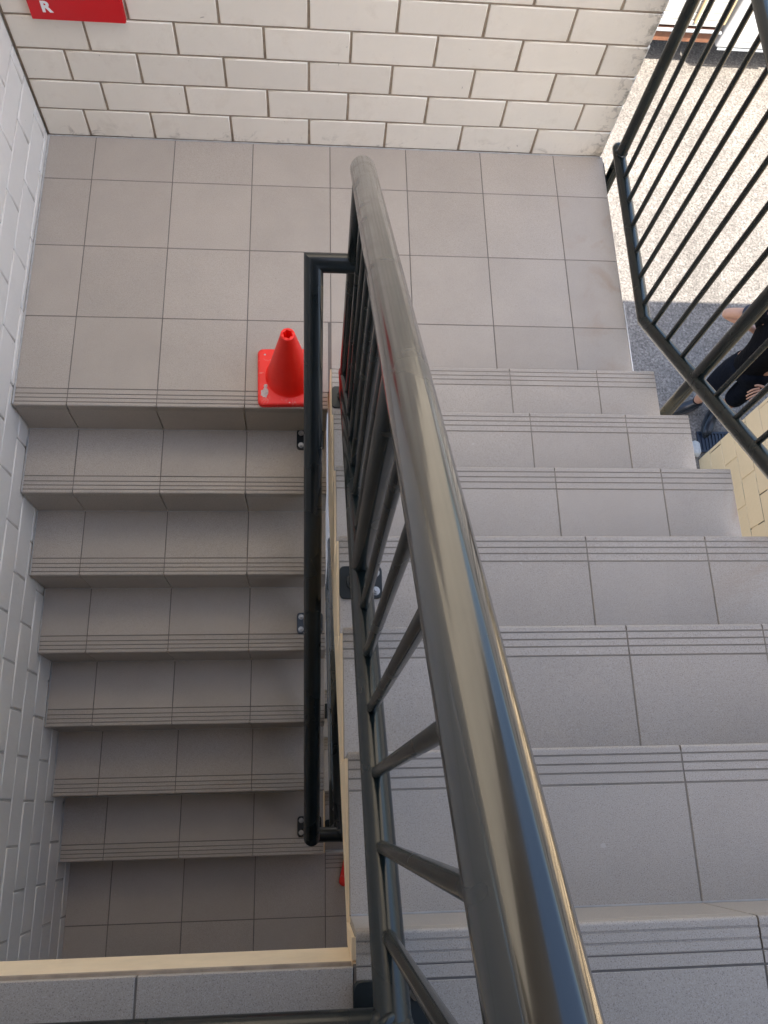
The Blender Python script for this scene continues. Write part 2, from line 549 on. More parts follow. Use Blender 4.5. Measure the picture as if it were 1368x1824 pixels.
def right_flight(dz, label):
    root = empty('stair_flight', (1.64, -LR - 3 * TR, dz))
    tag(root, label, 'stairs', 'tiled stair flights')
    k = 0.0105
    x0 = XL - 0.005
    prof = [(-LR - k, dz - 0.16)]
    for j in range(1, 8):
        y = -LR - (j - 1) * TR - k
        prof.append((y, dz + j * RR - k - (0.012 if j == 7 else 0)))
        if j < 7:
            prof.append((-LR - j * TR - k, dz + j * RR - k))
    prof.append((-LR - 6 * TR - k - 0.03, dz + ZU - k - 0.012))
    prof.append((-LR - 6 * TR - k - 0.03, dz + ZU - 0.175))
    prof.append((-LR - k - 0.36, dz - 0.16))
    waist('stringer', prof, x0, WR - 0.002, M['cream'], root)
    for j in range(1, 8):
        zt = dz + j * RR
        yn = -LR - (j - 1) * TR
        yb = -LR - j * TR
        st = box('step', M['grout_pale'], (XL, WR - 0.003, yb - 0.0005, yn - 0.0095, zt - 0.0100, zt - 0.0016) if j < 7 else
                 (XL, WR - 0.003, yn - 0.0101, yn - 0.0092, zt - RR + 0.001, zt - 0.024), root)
        riser_row(XL - 0.001, WR, yn, zt - RR + 0.0005, zt - 0.030, JC, st, True)
        box('sealant_bead', M['sealant'], (XL + 0.002, WR - 0.003, yn + 0.0002, yn + 0.0025, zt - RR - 0.0004, zt - RR + 0.0022), st)
        if j < 7:
            for a, b in splits(XL - 0.001, WR, JC):
                floor_tile('tread_tile', a, b, yb, yn - NW, zt, st)
            nosing_row(XL - 0.001, WR, yn, zt, JC, st, True)
    return root
left_flight(0.0, 'tiled stair flight beside the white wall descending from the landing with the traffic cone')
right_flight(0.0, 'wide bright tiled stair flight on the right climbing from the landing towards the viewer')
right_flight(-H, 'lower tiled stair flight glimpsed through the narrow slot between the two flights')
ml2 = box('ground_landing', M['tile'], (0.0, W, -LR, 0.12, -H - 0.16, -H - 0.001)); tag(ml2, kind='structure')

# ------------------------------------------------------------------ brick walls
def brick_mesh(key, sx, sz, depth, bev, mat):
    if key in _cache:
        return _cache[key]
    # wall brick facing -y, front face at y=0, centred in x and z; arrises slightly uneven
    rng = random.Random(str(key))
    a, c = sx / 2, sz / 2
    ts = [(-a + 2 * a * i / 4, -c) for i in range(4)] + [(a, -c), (a, 0.0)] + [(a - 2 * a * i / 4, c) for i in range(4)] + [(-a, c), (-a, 0.0)]
    v = []
    n = len(ts)
    for (px, pz) in ts:
        v.append((px, depth, pz))
    for (px, pz) in ts:
        v.append((px, bev, pz))
    for (px, pz) in ts:
        k1 = bev * rng.uniform(0.75, 1.35)
        k2 = bev * rng.uniform(0.7, 1.5)
        v.append((px - math.copysign(k1, px) if abs(px) > a * 0.9 else px + rng.uniform(-.004, .004), 0.0, pz - math.copysign(k2, pz) if abs(pz) > c * 0.9 else pz))
    f = [tuple(range(2 * n, 3 * n))]
    for o in (0, n):
        for i in range(n):
            j = (i + 1) % n
            f.append((i + o, j + o, j + o + n, i + o + n))
    me = mesh('brick', v, f)
    for p in me.polygons[1:]:
        p.use_smooth = True
    me.materials.append(mat)
    _cache[key] = me
    return me
def brickwork(root, u0, u1, z0, zs, pitch, course, joints, place, mat, tagname, joint=0.009):
    """u runs along the wall; place(u, z) -> world location, rotation"""
    for k, zb in enumerate(zs):
        cuts = [u for u in joints(k) if u0 + 0.02 < u < u1 - 0.02]
        edges = [u0] + cuts + [u1]
        for a, b in zip(edges[:-1], edges[1:]):
            sx, sz = b - a - joint, course - joint
            key = (tagname, round(sx, 2), random.randrange(5))
            me = brick_mesh(key, round(sx, 2) if abs(sx - (pitch - joint)) > 0.006 else pitch - joint, sz, 0.012, 0.0024, mat)
            loc, rot = place((a + b) / 2, zb + course / 2)
            s = sx / (round(sx, 2) if abs(sx - (pitch - joint)) > 0.006 else pitch - joint)
            if key in _cache:
                s = sx / (max(v.co.x for v in me.vertices) * 2)
            link('brick', me, None, root, loc, rot=(rot[0] + random.uniform(-.002, .002), rot[1] + random.uniform(-.003, .003), rot[2] + random.uniform(-.003, .003)), scale=(s, 1, 1))

# back wall: face at y = 0
bw = box('brick_wall', M['mortar'], (0.0, W - 0.011, 0.005, 0.115, -0.4, 2.70))
tag(bw, 'off-white painted brick wall behind the landing, under the red sign box', 'wall')
BC = 0.1315
brickwork(bw, 0.002, W - 0.004, 0.0, [k * BC for k in range(13)], 0.30, BC,
          lambda k: ([0.163] + [0.409 + 0.2992 * i for i in range(8)]) if k % 2 == 0 else [0.256 + 0.2992 * i for i in range(8)],
          lambda u, z: ((u, random.uniform(-0.0012, 0.0012), z), (0, 0, 0)), M['brick'], 'back', 0.0088)
# end face of the back wall (bricks seen end-on at x = W)
for k in range(13):
    me = brick_mesh(('end', 0), 0.105, BC - 0.009, 0.012, 0.003, M['brick'])
    link('brick', me, None, bw, (W - 0.002 + random.uniform(-.002, .003), 0.063, k * BC + BC / 2), rot=(0, 0, R(90)))
box('brickwork_panel', M['brick'], (0.0, W - 0.002, 0.001, 0.117, 13 * BC, 2.75), bw)
box('dim_band', M['dim_band'], (-0.002, W - 0.002, 0.0, 0.117, 2.7505, 4.6), bw)  # added unseen above the brickwork, dims the handrail's reflection
# left wall: face at x = 0
lw = box('brick_wall', M['mortar_pale'], (-0.115, -0.005, YB, 0.115, ZL - 0.6, 1.60))
tag(lw, 'white painted brick wall running down the left side of the stairs', 'wall')
LC = 0.127
lz = [0.032 - LC + LC * k for k in range(-10, 13)]
brickwork(lw, 0.004, 3.62, 0, lz, 0.30, LC,
          lambda k: [0.20 + 0.2985 * i for i in range(13)] if k % 2 == 0 else [0.05 + 0.2985 * i for i in range(14)],
          lambda u, z: ((random.uniform(-0.0012, 0.0012), -u, z), (0, 0, R(90))), M['brick_cool'], 'left', 0.0085)
for ya, yb_, za, zb_ in ((YB, 0.115, 1.6005, 1.72), (-1.20, 0.115, 1.7205, 3.10), (YB, -1.40, 1.7205, 3.10)):  # unseen slot left open for a bright line on the handrail
    box('brickwork_panel', M['brick_cool'], (-0.117, -0.001, ya, yb_, za, zb_), lw)
box('brickwork_panel', M['white_paint'], (-0.117, -0.001, YB, 0.115, 3.1005, 4.598), lw)  # unseen top coloured grey to darken what the handrail reflects
box('brickwork_panel', M['brick_cool'], (-0.116, -0.002, YB, -3.625, ZL - 0.6, lz[-1] + LC - 0.002), lw)
# outer wall: face at x = XW, facing the stairs
XW, YW = 4.44, 0.36
ow = box('brick_wall', M['yellow_mortar'], (XW + 0.004, 8.0, -9.0, YW - 0.004, G - 0.2, G + 2.9))
tag(ow, 'yellowed cream brick wall with dark cracked joints beyond the steps, beside the person', 'wall')
oz = [G + 0.003 + 0.212 * k for k in range(13)]
brickwork(ow, 0.0, 4.4, 0, oz, 0.415, 0.212,
          lambda k: [0.245 + 0.415 * i for i in range(12)] if k % 2 == 0 else [0.037 + 0.415 * i for i in range(12)],
          lambda u, z: ((XW + random.uniform(-.001, .001), YW - u, z), (0, 0, R(-90) + R(180) * 0)), M['yellow'], 'outer', 0.009)

# ------------------------------------------------------------------ unseen roof over the stairs, added light-blocking walls
rf = box('ceiling', M['white_paint'], (-0.12, 3.32, -9.0, -1.85, 4.6, 4.8)); tag(rf, kind='structure')  # unseen; edges set to hold off sun and let in sky

rw = box('rear_light_block', M['dark_block'], (0.0, WR + 0.15, YB - 0.15, YB - 0.002, G, 4.598)); tag(rw, kind='structure')  # added out of view to block light from behind
sw = box('side_light_block', M['dark_block'], (WR + 0.012, WR + 0.14, YB - 0.001, -3.3, G, 4.598)); tag(sw, kind='structure')  # added out of view, cuts sky from behind on the right
sw3 = box('side_light_block', M['dark_block'], (WR + 0.012, WR + 0.13, -3.299, -1.95, -0.7495, 0.22)); tag(sw3, kind='structure')  # added hidden blocker, keeps side light off the lower steps
sw2 = box('side_light_block', M['dark_block'], (WR + 0.012, WR + 0.13, -3.299, -1.35, G, -0.75)); tag(sw2, kind='structure')  # added hidden blocker, darkens the lower storey

# ------------------------------------------------------------------ tubes
def tube_mesh(path, r, n=20, cap0='flat', cap1='flat', origin=None):
    pts = [Vector(p) for p in path]
    o = Vector(origin) if origin is not None else pts[0]
    d = [(pts[i + 1] - pts[i]).normalized() for i in range(len(pts) - 1)]
    up = Vector((0, 0, 1)) if abs(d[0].z) < 0.9 else Vector((0, 1, 0))
    a = d[0].cross(up).normalized()
    b = a.cross(d[0]).normalized()
    ring = [pts[0] + a * (r * math.cos(2 * math.pi * k / n)) + b * (r * math.sin(2 * math.pi * k / n)) for k in range(n)]
    rings = [ring]
    for i in range(1, len(pts)):
        nrm = (d[i - 1] + d[i]).normalized() if i < len(d) else d[i - 1]
        new = []
        for q in rings[-1]:
            t = (pts[i] - q).dot(nrm) / d[i - 1].dot(nrm)
            new.append(q + d[i - 1] * t)
        rings.append(new)
    def dome(base, centre, direc, steps=5):
        out = []
        for s in range(1, steps):
            an = s / steps * math.pi / 2
            out.append([centre + (q - centre) * math.cos(an) + direc * (r * math.sin(an)) for q in base])
        return out
    if cap0 == 'dome':
        rings = list(reversed(dome(rings[0], pts[0], -d[0]))) + rings
    if cap1 == 'dome':
        rings = rings + dome(rings[-1], pts[-1], d[-1])
    v = [q - o for rg in rings for q in rg]
    f = []
    for i in range(len(rings) - 1):
        for k in range(n):
            j = (k + 1) % n
            f.append((i * n + k, i * n + j, (i + 1) * n + j, (i + 1) * n + k))
    f.append(tuple(range(n - 1, -1, -1)))
    m0 = (len(rings) - 1) * n
    f.append(tuple(range(m0, m0 + n)))
    me = mesh('tube', v, f)
    bm = bmesh.new(); bm.from_mesh(me)
    bmesh.ops.recalc_face_normals(bm, faces=bm.faces[:])
    bm.to_mesh(me); bm.free()
    for p in me.polygons:
        p.use_smooth = len(p.vertices) == 4
    # keep mitred corners crisp
    me.set_sharp_from_angle(angle=R(38))
    return me, o
def tube(name, mat, parent, path, r, n=20, cap0='flat', cap1='flat'):
    me, o = tube_mesh(path, r, n, cap0, cap1)
    me.name = name
    return link(name, me, mat, parent, o)
def weld(parent, loc, r, flat=0.45, mat=None, rot=None):
    bm = bmesh.new()
    n, m = 14, 7
    rng = random.Random(int(loc[1] * 1000) + int(loc[2] * 777))
    vs = []
    for i in range(n):
        for j in range(m):
            a, b = 2 * math.pi * i / n, 2 * math.pi * j / m
            rr_ = r * (1 + rng.uniform(-.03, .05))
            tr_ = r * 0.16 * (1 + rng.uniform(-.3, .4))
            vs.append(bm.verts.new(((rr_ + tr_ * math.cos(b)) * math.cos(a), (rr_ + tr_ * math.cos(b)) * math.sin(a), tr_ * math.sin(b) * 0.9)))
    for i in range(n):
        for j in range(m):
            bm.faces.new((vs[i * m + j], vs[((i + 1) % n) * m + j], vs[((i + 1) % n) * m + (j + 1) % m], vs[i * m + (j + 1) % m]))
    me = bpy.data.meshes.new('weld'); bm.to_mesh(me); bm.free()
    for p in me.polygons: p.use_smooth = True
    return link('weld', me, mat or M['rail'], parent, loc, rot=rot)
def weld_blob(parent, loc, mat):
    bm = bmesh.new()
    bmesh.ops.create_icosphere(bm, subdivisions=4, radius=1)
    for v_ in bm.verts:
        c = v_.co.copy()
        k = 1 + 0.05 * math.sin(9 * c.x + 4 * c.z) + 0.05 * math.sin(11 * c.y - 6 * c.x) + 0.035 * math.sin(23 * c.z + 17 * c.y)
        v_.co = Vector((c.x * 0.034, c.y * 0.030, c.z * 0.031)) * k
    me = bpy.data.meshes.new('weld'); bm.to_mesh(me); bm.free()
    for p in me.polygons: p.use_smooth = True
    return link('weld', me, mat, parent, loc)
def bolt_mesh():
    if 'bolt' in _cache: return _cache['bolt']
    bm = bmesh.new()
    bmesh.ops.create_cone(bm, cap_ends=True, segments=20, radius1=0.0105, radius2=0.0105, depth=0.002, matrix=Matrix.Translation((0, 0, 0.001)))
    bmesh.ops.create_cone(bm, cap_ends=True, segments=6, radius1=0.0085, radius2=0.0080, depth=0.007, matrix=Matrix.Translation((0, 0, 0.0055)))
    bmesh.ops.create_cone(bm, cap_ends=True, segments=14, radius1=0.0048, radius2=0.0042, depth=0.006, matrix=Matrix.Translation((0, 0, 0.011)))
    me = bpy.data.meshes.new('bolt'); bm.to_mesh(me); bm.free()
    me.materials.append(M['bolt'])
    _cache['bolt'] = me
    return me
def base_plate(parent, x, y, z, sx=0.10, sy=0.078, mat=None, sides=(-1, 1)):
    k = ('plate', round(sx, 3), round(sy, 3), (mat or M['rail']).name)
    if k not in _cache:
        bm = bmesh.new()
        rr_ = 0.012
        loop = []
        for cx_, cy_, a0 in ((sx / 2 - rr_, sy / 2 - rr_, 0), (-sx / 2 + rr_, sy / 2 - rr_, 90), (-sx / 2 + rr_, -sy / 2 + rr_, 180), (sx / 2 - rr_, -sy / 2 + rr_, 270)):
            for s in range(5):
                a = R(a0 + s * 22.5)
                loop.append((cx_ + rr_ * math.cos(a), cy_ + rr_ * math.sin(a)))
        n = len(loop)
        lo = [bm.verts.new((px, py, 0.0)) for px, py in loop]
        mi = [bm.verts.new((px, py, 0.0068)) for px, py in loop]
        hi = [bm.verts.new((px * 0.975, py * 0.975, 0.008)) for px, py in loop]
        for A, B in ((lo, mi), (mi, hi)):
            for i in range(n):
                bm.faces.new((A[i], A[(i + 1) % n], B[(i + 1) % n], B[i]))
        bm.faces.new(hi); bm.faces.new(list(reversed(lo)))
        me = bpy.data.meshes.new('base_plate'); bm.to_mesh(me); bm.free()
        me.materials.append(mat or M['rail'])
        _cache[k] = me
    o = link('base_plate', _cache[k], None, parent, (x, y, z + 0.0004))
    for dx in sides:
        for dy in (-1, 1):
            link('bolt', bolt_mesh(), None, o, (x + dx * (sx / 2 - 0.016), y + dy * (sy / 2 - 0.017), z + 0.0082), rot=(R(random.uniform(-4, 4)), R(random.uniform(-4, 4)), random.random()))
    return o

RT, RH, RB, RP = 0.0245, 0.0275, 0.0095, 0.0215      # bottom rail, handrail, baluster, post radii

def stair_rail_right(dz, label, y_top, full):
    XI = 1.130
    mat = M['rail'] if full else M['black_rail']
    hb, hh = 0.062, 0.955
    y0 = -1.22
    root = empty('stair_railing', (XI, y0, dz + RR))
    tag(root, label, 'railing', 'steel stair railings')
    zb = lambda y: dz + nz(y) + hb
    zh = lambda y: dz + nz(y) + hh
    if full:
        ye = -2.80
        tube('handrail', M['handrail'], root, [(XI, y0 + 0.012, zh(y0 + 0.012)), (XI, ye, zh(ye)), (0.0, ye, zh(ye))], RH, 32, 'dome')
        tube('bottom_rail', mat, root, [(XI, y0 + 0.022, zb(y0 + 0.022)), (XI, -2.79, zb(-2.757) - 0.005), ], RT, 24, 'flat')
        yl = -2.772
        tube('bottom_rail', mat, root, [(XI - 0.006, yl, 1.425), (0.002, yl, 1.425)], RT, 24)
        weld_blob(root, (XI - 0.006, yl - 0.004, 1.436), mat)
        posts = [y0, -2.0, -2.78]
        nb = 6
    else:
        tube('handrail', mat, root, [(XI, y0 + 0.012, zh(y0 + 0.012)), (XI, y_top, zh(y_top))], RH, 20, 'dome', 'dome')
        tube('bottom_rail', mat, root, [(XI, y0 + 0.022, zb(y0 + 0.022)), (XI, y_top, zb(y_top))], RT, 20)
        posts = [y0, -2.0, y_top]
        nb = 6
    for i, y in enumerate(posts):
        base = dz + (RR * (1 + math.floor((-LR - y) / TR)) if y > -LR - 6 * TR else ZU)
        top = zh(y)
        tube('post', mat, root, [(XI, y, base + 0.004), (XI, y, top)], RP, 20)
        if not (full and i == 2):
            weld(root, (XI, y, base + 0.010), RP, mat=mat)
            base_plate(root, XI + 0.008, y, base, mat=M['plate'], sides=(1,))
        else:
            base_plate(root, XI + 0.006, y + 0.004, base, 0.106, 0.090, mat=M['plate'], sides=(1,))
        if i < len(posts) - 1:
            for k in range(1, nb + 1):
                yk = y + (posts[i + 1] - y) * k / (nb + 1)
                tube('baluster', mat, root, [(XI, yk, zb(yk)), (XI, yk, zh(yk))], RB, 14)
                if full:
                    weld(root, (XI, yk, zb(yk) + RT * 1.12), RB, mat=mat, rot=(R(-36), 0, 0))
    return root
stair_rail_right(0.0, 'dark steel stair railing with the big worn handrail crossing the middle of the view', None, True)
stair_rail_right(-H, 'black lower stair railing glimpsed in the slot under the bright flight', -2.575, False)

def stair_rail_left():
    XI = 1.026
    mat = M['black_rail']
    root = empty('stair_railing', (XI, -1.2, -RS))
    tag(root, 'dark stair railing above the flight by the white wall, square elbow at its upper end', 'railing', 'steel stair railings')
    y0, y1 = -1.222, -2.577
    zh = lambda y: nl(y) + 0.955
    zb = lambda y: nl(y) + 0.07
    tube('handrail', mat, root, [(1.128, y0, zh(y0)), (XI, y0, zh(y0)), (XI, y1, zh(y1)), (XI, y1, -0.42), (1.128, y1, -0.42)], 0.0245, 28)
    tube('bottom_rail', mat, root, [(XI, -1.20, zb(-1.20)), (XI, -2.56, zb(-2.56))], 0.022, 20)
    posts = [(-1.222, 1), (-1.812, 3), (-2.558, 6)]
    for i, (y, st) in enumerate(posts):
        z = -st * RS
        tube('post', mat, root, [(XI, y, z + 0.004), (XI, y, zh(y))], 0.019, 18)
        base_plate(root, XI - 0.009, y + (0.02 if i == 0 else 0), z, 0.10, 0.082, mat=mat)
        if i < 2:
            for k in range(1, 6):
                yk = y + (posts[i + 1][0] - y) * k / 6
                tube('baluster', mat, root, [(XI, yk, zb(yk)), (XI, yk, zh(yk))], RB, 12)
    return root
stair_rail_left()

def outer_rail():
    XO = 2.252
    mat = M['rail']
    root = empty('stair_railing', (XO, -0.05, -0.1))
    tag(root, 'dark steel outer railing along the open right edge of landing and steps', 'railing', 'steel stair railings')
    zb0 = 0.062
    yk_ = -0.815
    s = RR / TR
    zb = lambda y: zb0 + max(0.0, (yk_ - y) * s)
    zh = lambda y: zb(y) + 1.0
    y0, y1 = -0.012, -2.85
    tube('bottom_rail', mat, root, [(XO, y0, zb(y0)), (XO, yk_, zb(yk_)), (XO, y1, zb(y1))], RT, 24, 'dome')
    tube('handrail', mat, root, [(XO, y0, zh(y0)), (XO, yk_, zh(yk_)), (XO, y1, zh(y1))], 0.0245, 24, 'dome')
    posts = [-0.055, -1.222, -2.39]
    for i, y in enumerate(posts):
        foot = (zb(y) - 0.21) if i == 0 else zb(y) - 0.34
        tube('post', mat, root, [(XO, y, foot - 0.06), (XO, y, zh(y))], RP, 20)
        # fixing plate on the edge of the slab
        box('fixing_plate', mat, (W + 0.001, W + 0.009, y - 0.05, y + 0.04, foot - 0.10, foot + 0.04 if i else -0.014), root, 0.002, 1)
        tube('bracket', mat, root, [(W + 0.009, y, foot - 0.03), (XO, y, foot - 0.03)], 0.014, 12)
        weld(root, (XO, y, zb(y) + RT), RP, mat=mat)
        if i < 2:
            n = 9
            for k in range(1, n + 1):
                yk = y + (posts[i + 1] - y) * k / (n + 1)
                tube('baluster', mat, root, [(XO, yk, zb(yk)), (XO, yk, zh(yk))], 0.0088, 12)
                weld(root, (XO, yk, zb(yk) + RT * 1.05), 0.0088, mat=mat)
    return root
outer_rail()

# ------------------------------------------------------------------ traffic cones
def traffic_cone(loc, rz, label, s=1.0):
    root = empty('traffic_cone', loc)
    tag(root, label, 'traffic cone', 'red traffic cones')
    # base plate: rounded square with a moulded lip
    bm = bmesh.new()
    hw, cr = 0.112 * s, 0.02 * s
    def loop(h, z):
        out = []
        for cx_, cy_, a0 in ((h - cr, h - cr, 0), (-h + cr, h - cr, 90), (-h + cr, -h + cr, 180), (h - cr, -h + cr, 270)):
            for q in range(6):
                a = R(a0 + q * 18)
                out.append(bm.verts.new((cx_ + cr * math.cos(a), cy_ + cr * math.sin(a), z)))
        return out
    ls = [loop(hw, 0.0), loop(hw, 0.014 * s), loop(hw - 0.004 * s, 0.019 * s), loop(hw - 0.008 * s, 0.020 * s)]
    n = len(ls[0])
    for A, B in zip(ls[:-1], ls[1:]):
        for i in range(n):
            bm.faces.new((A[i], A[(i + 1) % n], B[(i + 1) % n], B[i]))
    bm.faces.new(ls[-1]); bm.faces.new(list(reversed(ls[0])))
    me = bpy.data.meshes.new('base'); bm.to_mesh(me); bm.free()
    for p in me.polygons: p.use_smooth = len(p.vertices) == 4
    me.set_sharp_from_angle(angle=R(50))
    link('base', me, M['cone_base'], root, loc, rot=(0, 0, rz))
    # body: lathe with an open, notched top
    prof = [(0.086, 0.020), (0.083, 0.022), (0.080, 0.028), (0.0245, 0.290), (0.0232, 0.296), (0.0200, 0.298), (0.0165, 0.297), (0.0155, 0.288), (0.0160, 0.24)]
    m = 48
    v, f = [], []
    for k in range(m):
        a = 2 * math.pi * k / m
        for i, (rr_, z) in enumerate(prof):
            q = rr_
            if i >= 5:
                q = rr_ - (0.0028 if (k // 4) % 2 == 0 else 0.0)
            v.append((q * s * math.cos(a), q * s * math.sin(a), z * s))
    n = len(prof)
    for k in range(m):
        k2 = (k + 1) % m
        for i in range(n - 1):
            f.append((k * n + i, k2 * n + i, k2 * n + i + 1, k * n + i + 1))
    f.append(tuple(k * n + n - 1 for k in range(m)))
    me = mesh('cone_body', v, f, True)
    bm = bmesh.new(); bm.from_mesh(me); bmesh.ops.recalc_face_normals(bm, faces=bm.faces[:]); bm.to_mesh(me); bm.free()
    for p in me.polygons: p.use_smooth = True
    me.set_sharp_from_angle(angle=R(45))
    link('cone_body', me, M['cone'], root, loc, rot=(0, 0, rz))
    return root
tc = traffic_cone((0.944, -1.049, 0.0005), R(1.5), 'red traffic cone standing at the edge of the upper tiled landing')
rng = random.Random(5)
def patch(cx_, cy_, w_, h_):
    lp = []
    for k in range(18):
        a = 2 * math.pi * k / 18
        q = rng.uniform(0.7, 1.1)
        lp.append((w_ * q * math.copysign(abs(math.cos(a)) ** 0.7, math.cos(a)), h_ * q * math.copysign(abs(math.sin(a)) ** 0.7, math.sin(a)), 0.0))
    v = lp + [(x, y, 0.0007) for x, y, z in lp]
    f = [tuple(range(17, -1, -1)), tuple(range(18, 36))] + [(i, (i + 1) % 18, (i + 1) % 18 + 18, i + 18) for i in range(18)]
    link('tape_residue', mesh('tape_residue', v, f), M['residue'], tc, (cx_, cy_, 0.0208))
M['residue'] = plain('torn white tape residue', (0.72, 0.64, 0.60), 0.8, var=(120, 0.6))
patch(0.858, -1.118, 0.013, 0.019)
patch(0.860, -1.090, 0.007, 0.008)
patch(0.855, -0.965, 0.004, 0.003)
traffic_cone((1.277, -2.720, ZL + 0.0005), R(-14), 'red traffic cone almost hidden on the lower landing floor')

# ------------------------------------------------------------------ red sign box on the back wall
sg = empty('sign_box', (0.25, -0.001, 0.53))
tag(sg, 'red sign box with a white letter R high on the brick wall', 'sign')
box('case', M['red'], (0.102, 0.402, -0.020, -0.0015, 0.529, 0.82), sg, 0.0012, 1)
box('flange', M['red'], (0.4022, 0.4042, -0.0165, -0.0012, 0.531, 0.80), sg)
cu = bpy.data.curves.new('letter', 'FONT')
cu.body = 'R'
cu.size = 0.054
cu.offset = 0.0022
cu.extrude = 0.0004
tmp = bpy.data.objects.new('tmp_letter', cu)
col.objects.link(tmp)
bpy.context.view_layer.update()
me = bpy.data.meshes.new_from_object(tmp.evaluated_get(bpy.context.evaluated_depsgraph_get()))
bpy.data.objects.remove(tmp)
me.name = 'letter'
me.materials.clear()
link('letter', me, M['white_print'], sg, (0.142, -0.0208, 0.560), rot=(R(90), 0, 0))

# ------------------------------------------------------------------ person on the ground outside
M['skin'] = plain('skin', (0.56, 0.30, 0.20), 0.5, var=(14, 0.85))
M['shirt'] = plain('black work shirt', (0.005, 0.0055, 0.008), 0.9, spec=0.1, var=(10, 0.6), bumps=(14, 0.8, 0.02))
M['sleeve'] = plain('navy cotton', (0.018, 0.026, 0.05), 0.85, var=(10, 0.7))
M['shorts'] = plain('dark navy shorts', (0.005, 0.007, 0.013), 0.9, spec=0.1, bumps=(14, 0.8, 0.02))
M['shoe'] = plain('dark blue grey boot leather', (0.022, 0.030, 0.040), 0.28, var=(30, 0.5))
M['sole'] = plain('dark rubber sole', (0.05, 0.055, 0.06), 0.6)
M['hair'] = plain('dark brown hair', (0.03, 0.018, 0.012), 0.6)
M['paint_fleck'] = plain('white paint fleck', (0.7, 0.69, 0.66), 0.7)

def skin_mesh(name, nodes, edges, mat, sub=2, root=0):
    """nodes: list of ((x,y,z), rx[, ry]); grown with a Skin modifier, applied"""
    me = bpy.data.meshes.new(name)
    me.from_pydata([n[0] for n in nodes], edges, [])
    o = bpy.data.objects.new('tmp_skin', me)
    col.objects.link(o)
    md = o.modifiers.new('skin', 'SKIN')
    md.use_smooth_shade = True
    layer = me.skin_vertices[0].data
    for i, n in enumerate(nodes):
        layer[i].radius = (n[1], n[2] if len(n) > 2 else n[1])
        layer[i].use_root = (i == root)
    sb = o.modifiers.new('sub', 'SUBSURF')
    sb.levels = sub
    sb.render_levels = sub
    bpy.context.view_layer.update()
    out = bpy.data.meshes.new_from_object(o.evaluated_get(bpy.context.evaluated_depsgraph_get()))
    bpy.data.objects.remove(o)
    out.name = name
    for p in out.polygons: p.use_smooth = True
    out.materials.clear()
    out.materials.append(mat)
    return out

PX, PY = 4.56, 0.80
face = Vector((-0.62, -0.78, 0)).normalized()
side = Vector((face.y, -face.x, 0)).normalized()          # the person's right
def B(f, s, z):
    return tuple(face * f + side * s + Vector((0, 0, z)))
def Wd(x, y, z):                                          # world point to body space
    return (x - PX, y - PY, z - G)
pr_ = empty('person', (PX, PY, G))
tag(pr_, 'person in dark shirt, shorts and boots standing below the outer railing, elbow out', 'person')
ankR, ankL = Wd(4.46, 0.885, G + 0.10), Wd(4.63, 0.80, G + 0.10)
knR, knL = B(0.03, 0.12, 0.50), B(0.05, -0.09, 0.50)
hpR, hpL = B(0.0, 0.095, 0.90), B(0.0, -0.095, 0.90)
elR, wrR = Wd(4.26, 1.13, G + 1.14), Wd(4.47, 1.00, G + 1.13)
shR, shL = B(-0.02, 0.20, 1.42), B(-0.02, -0.20, 1.42)
elL, wrL = B(0.0, -0.36, 1.14), B(0.17, -0.20, 1.00)
nodes = [(B(0, 0, 0.98), 0.11, 0.085), (B(0, 0, 1.15), 0.105, 0.08), (B(-0.01, 0, 1.32), 0.12, 0.085), (B(-0.02, 0, 1.45), 0.085, 0.075),
         (B(0.0, 0, 1.53), 0.052), (B(0.025, 0, 1.62), 0.075, 0.085), (B(0.025, 0, 1.72), 0.07, 0.085),
         (hpR, 0.068), (knR, 0.052), (ankR, 0.040), (hpL, 0.068), (knL, 0.056), (ankL, 0.040),
         (shR, 0.048), (elR, 0.043), (wrR, 0.028), (shL, 0.048), (elL, 0.043), (wrL, 0.028)]
calfR = tuple(Vector(knR).lerp(Vector(ankR), 0.35)); calfL = tuple(Vector(knL).lerp(Vector(ankL), 0.35))
nodes += [(calfR, 0.058), (calfL, 0.058)]
edges = [(0, 1), (1, 2), (2, 3), (3, 4), (4, 5), (5, 6), (0, 7), (7, 8), (8, 19), (19, 9), (0, 10), (10, 11), (11, 20), (20, 12),
         (2, 13), (13, 14), (14, 15), (2, 16), (16, 17), (17, 18)]
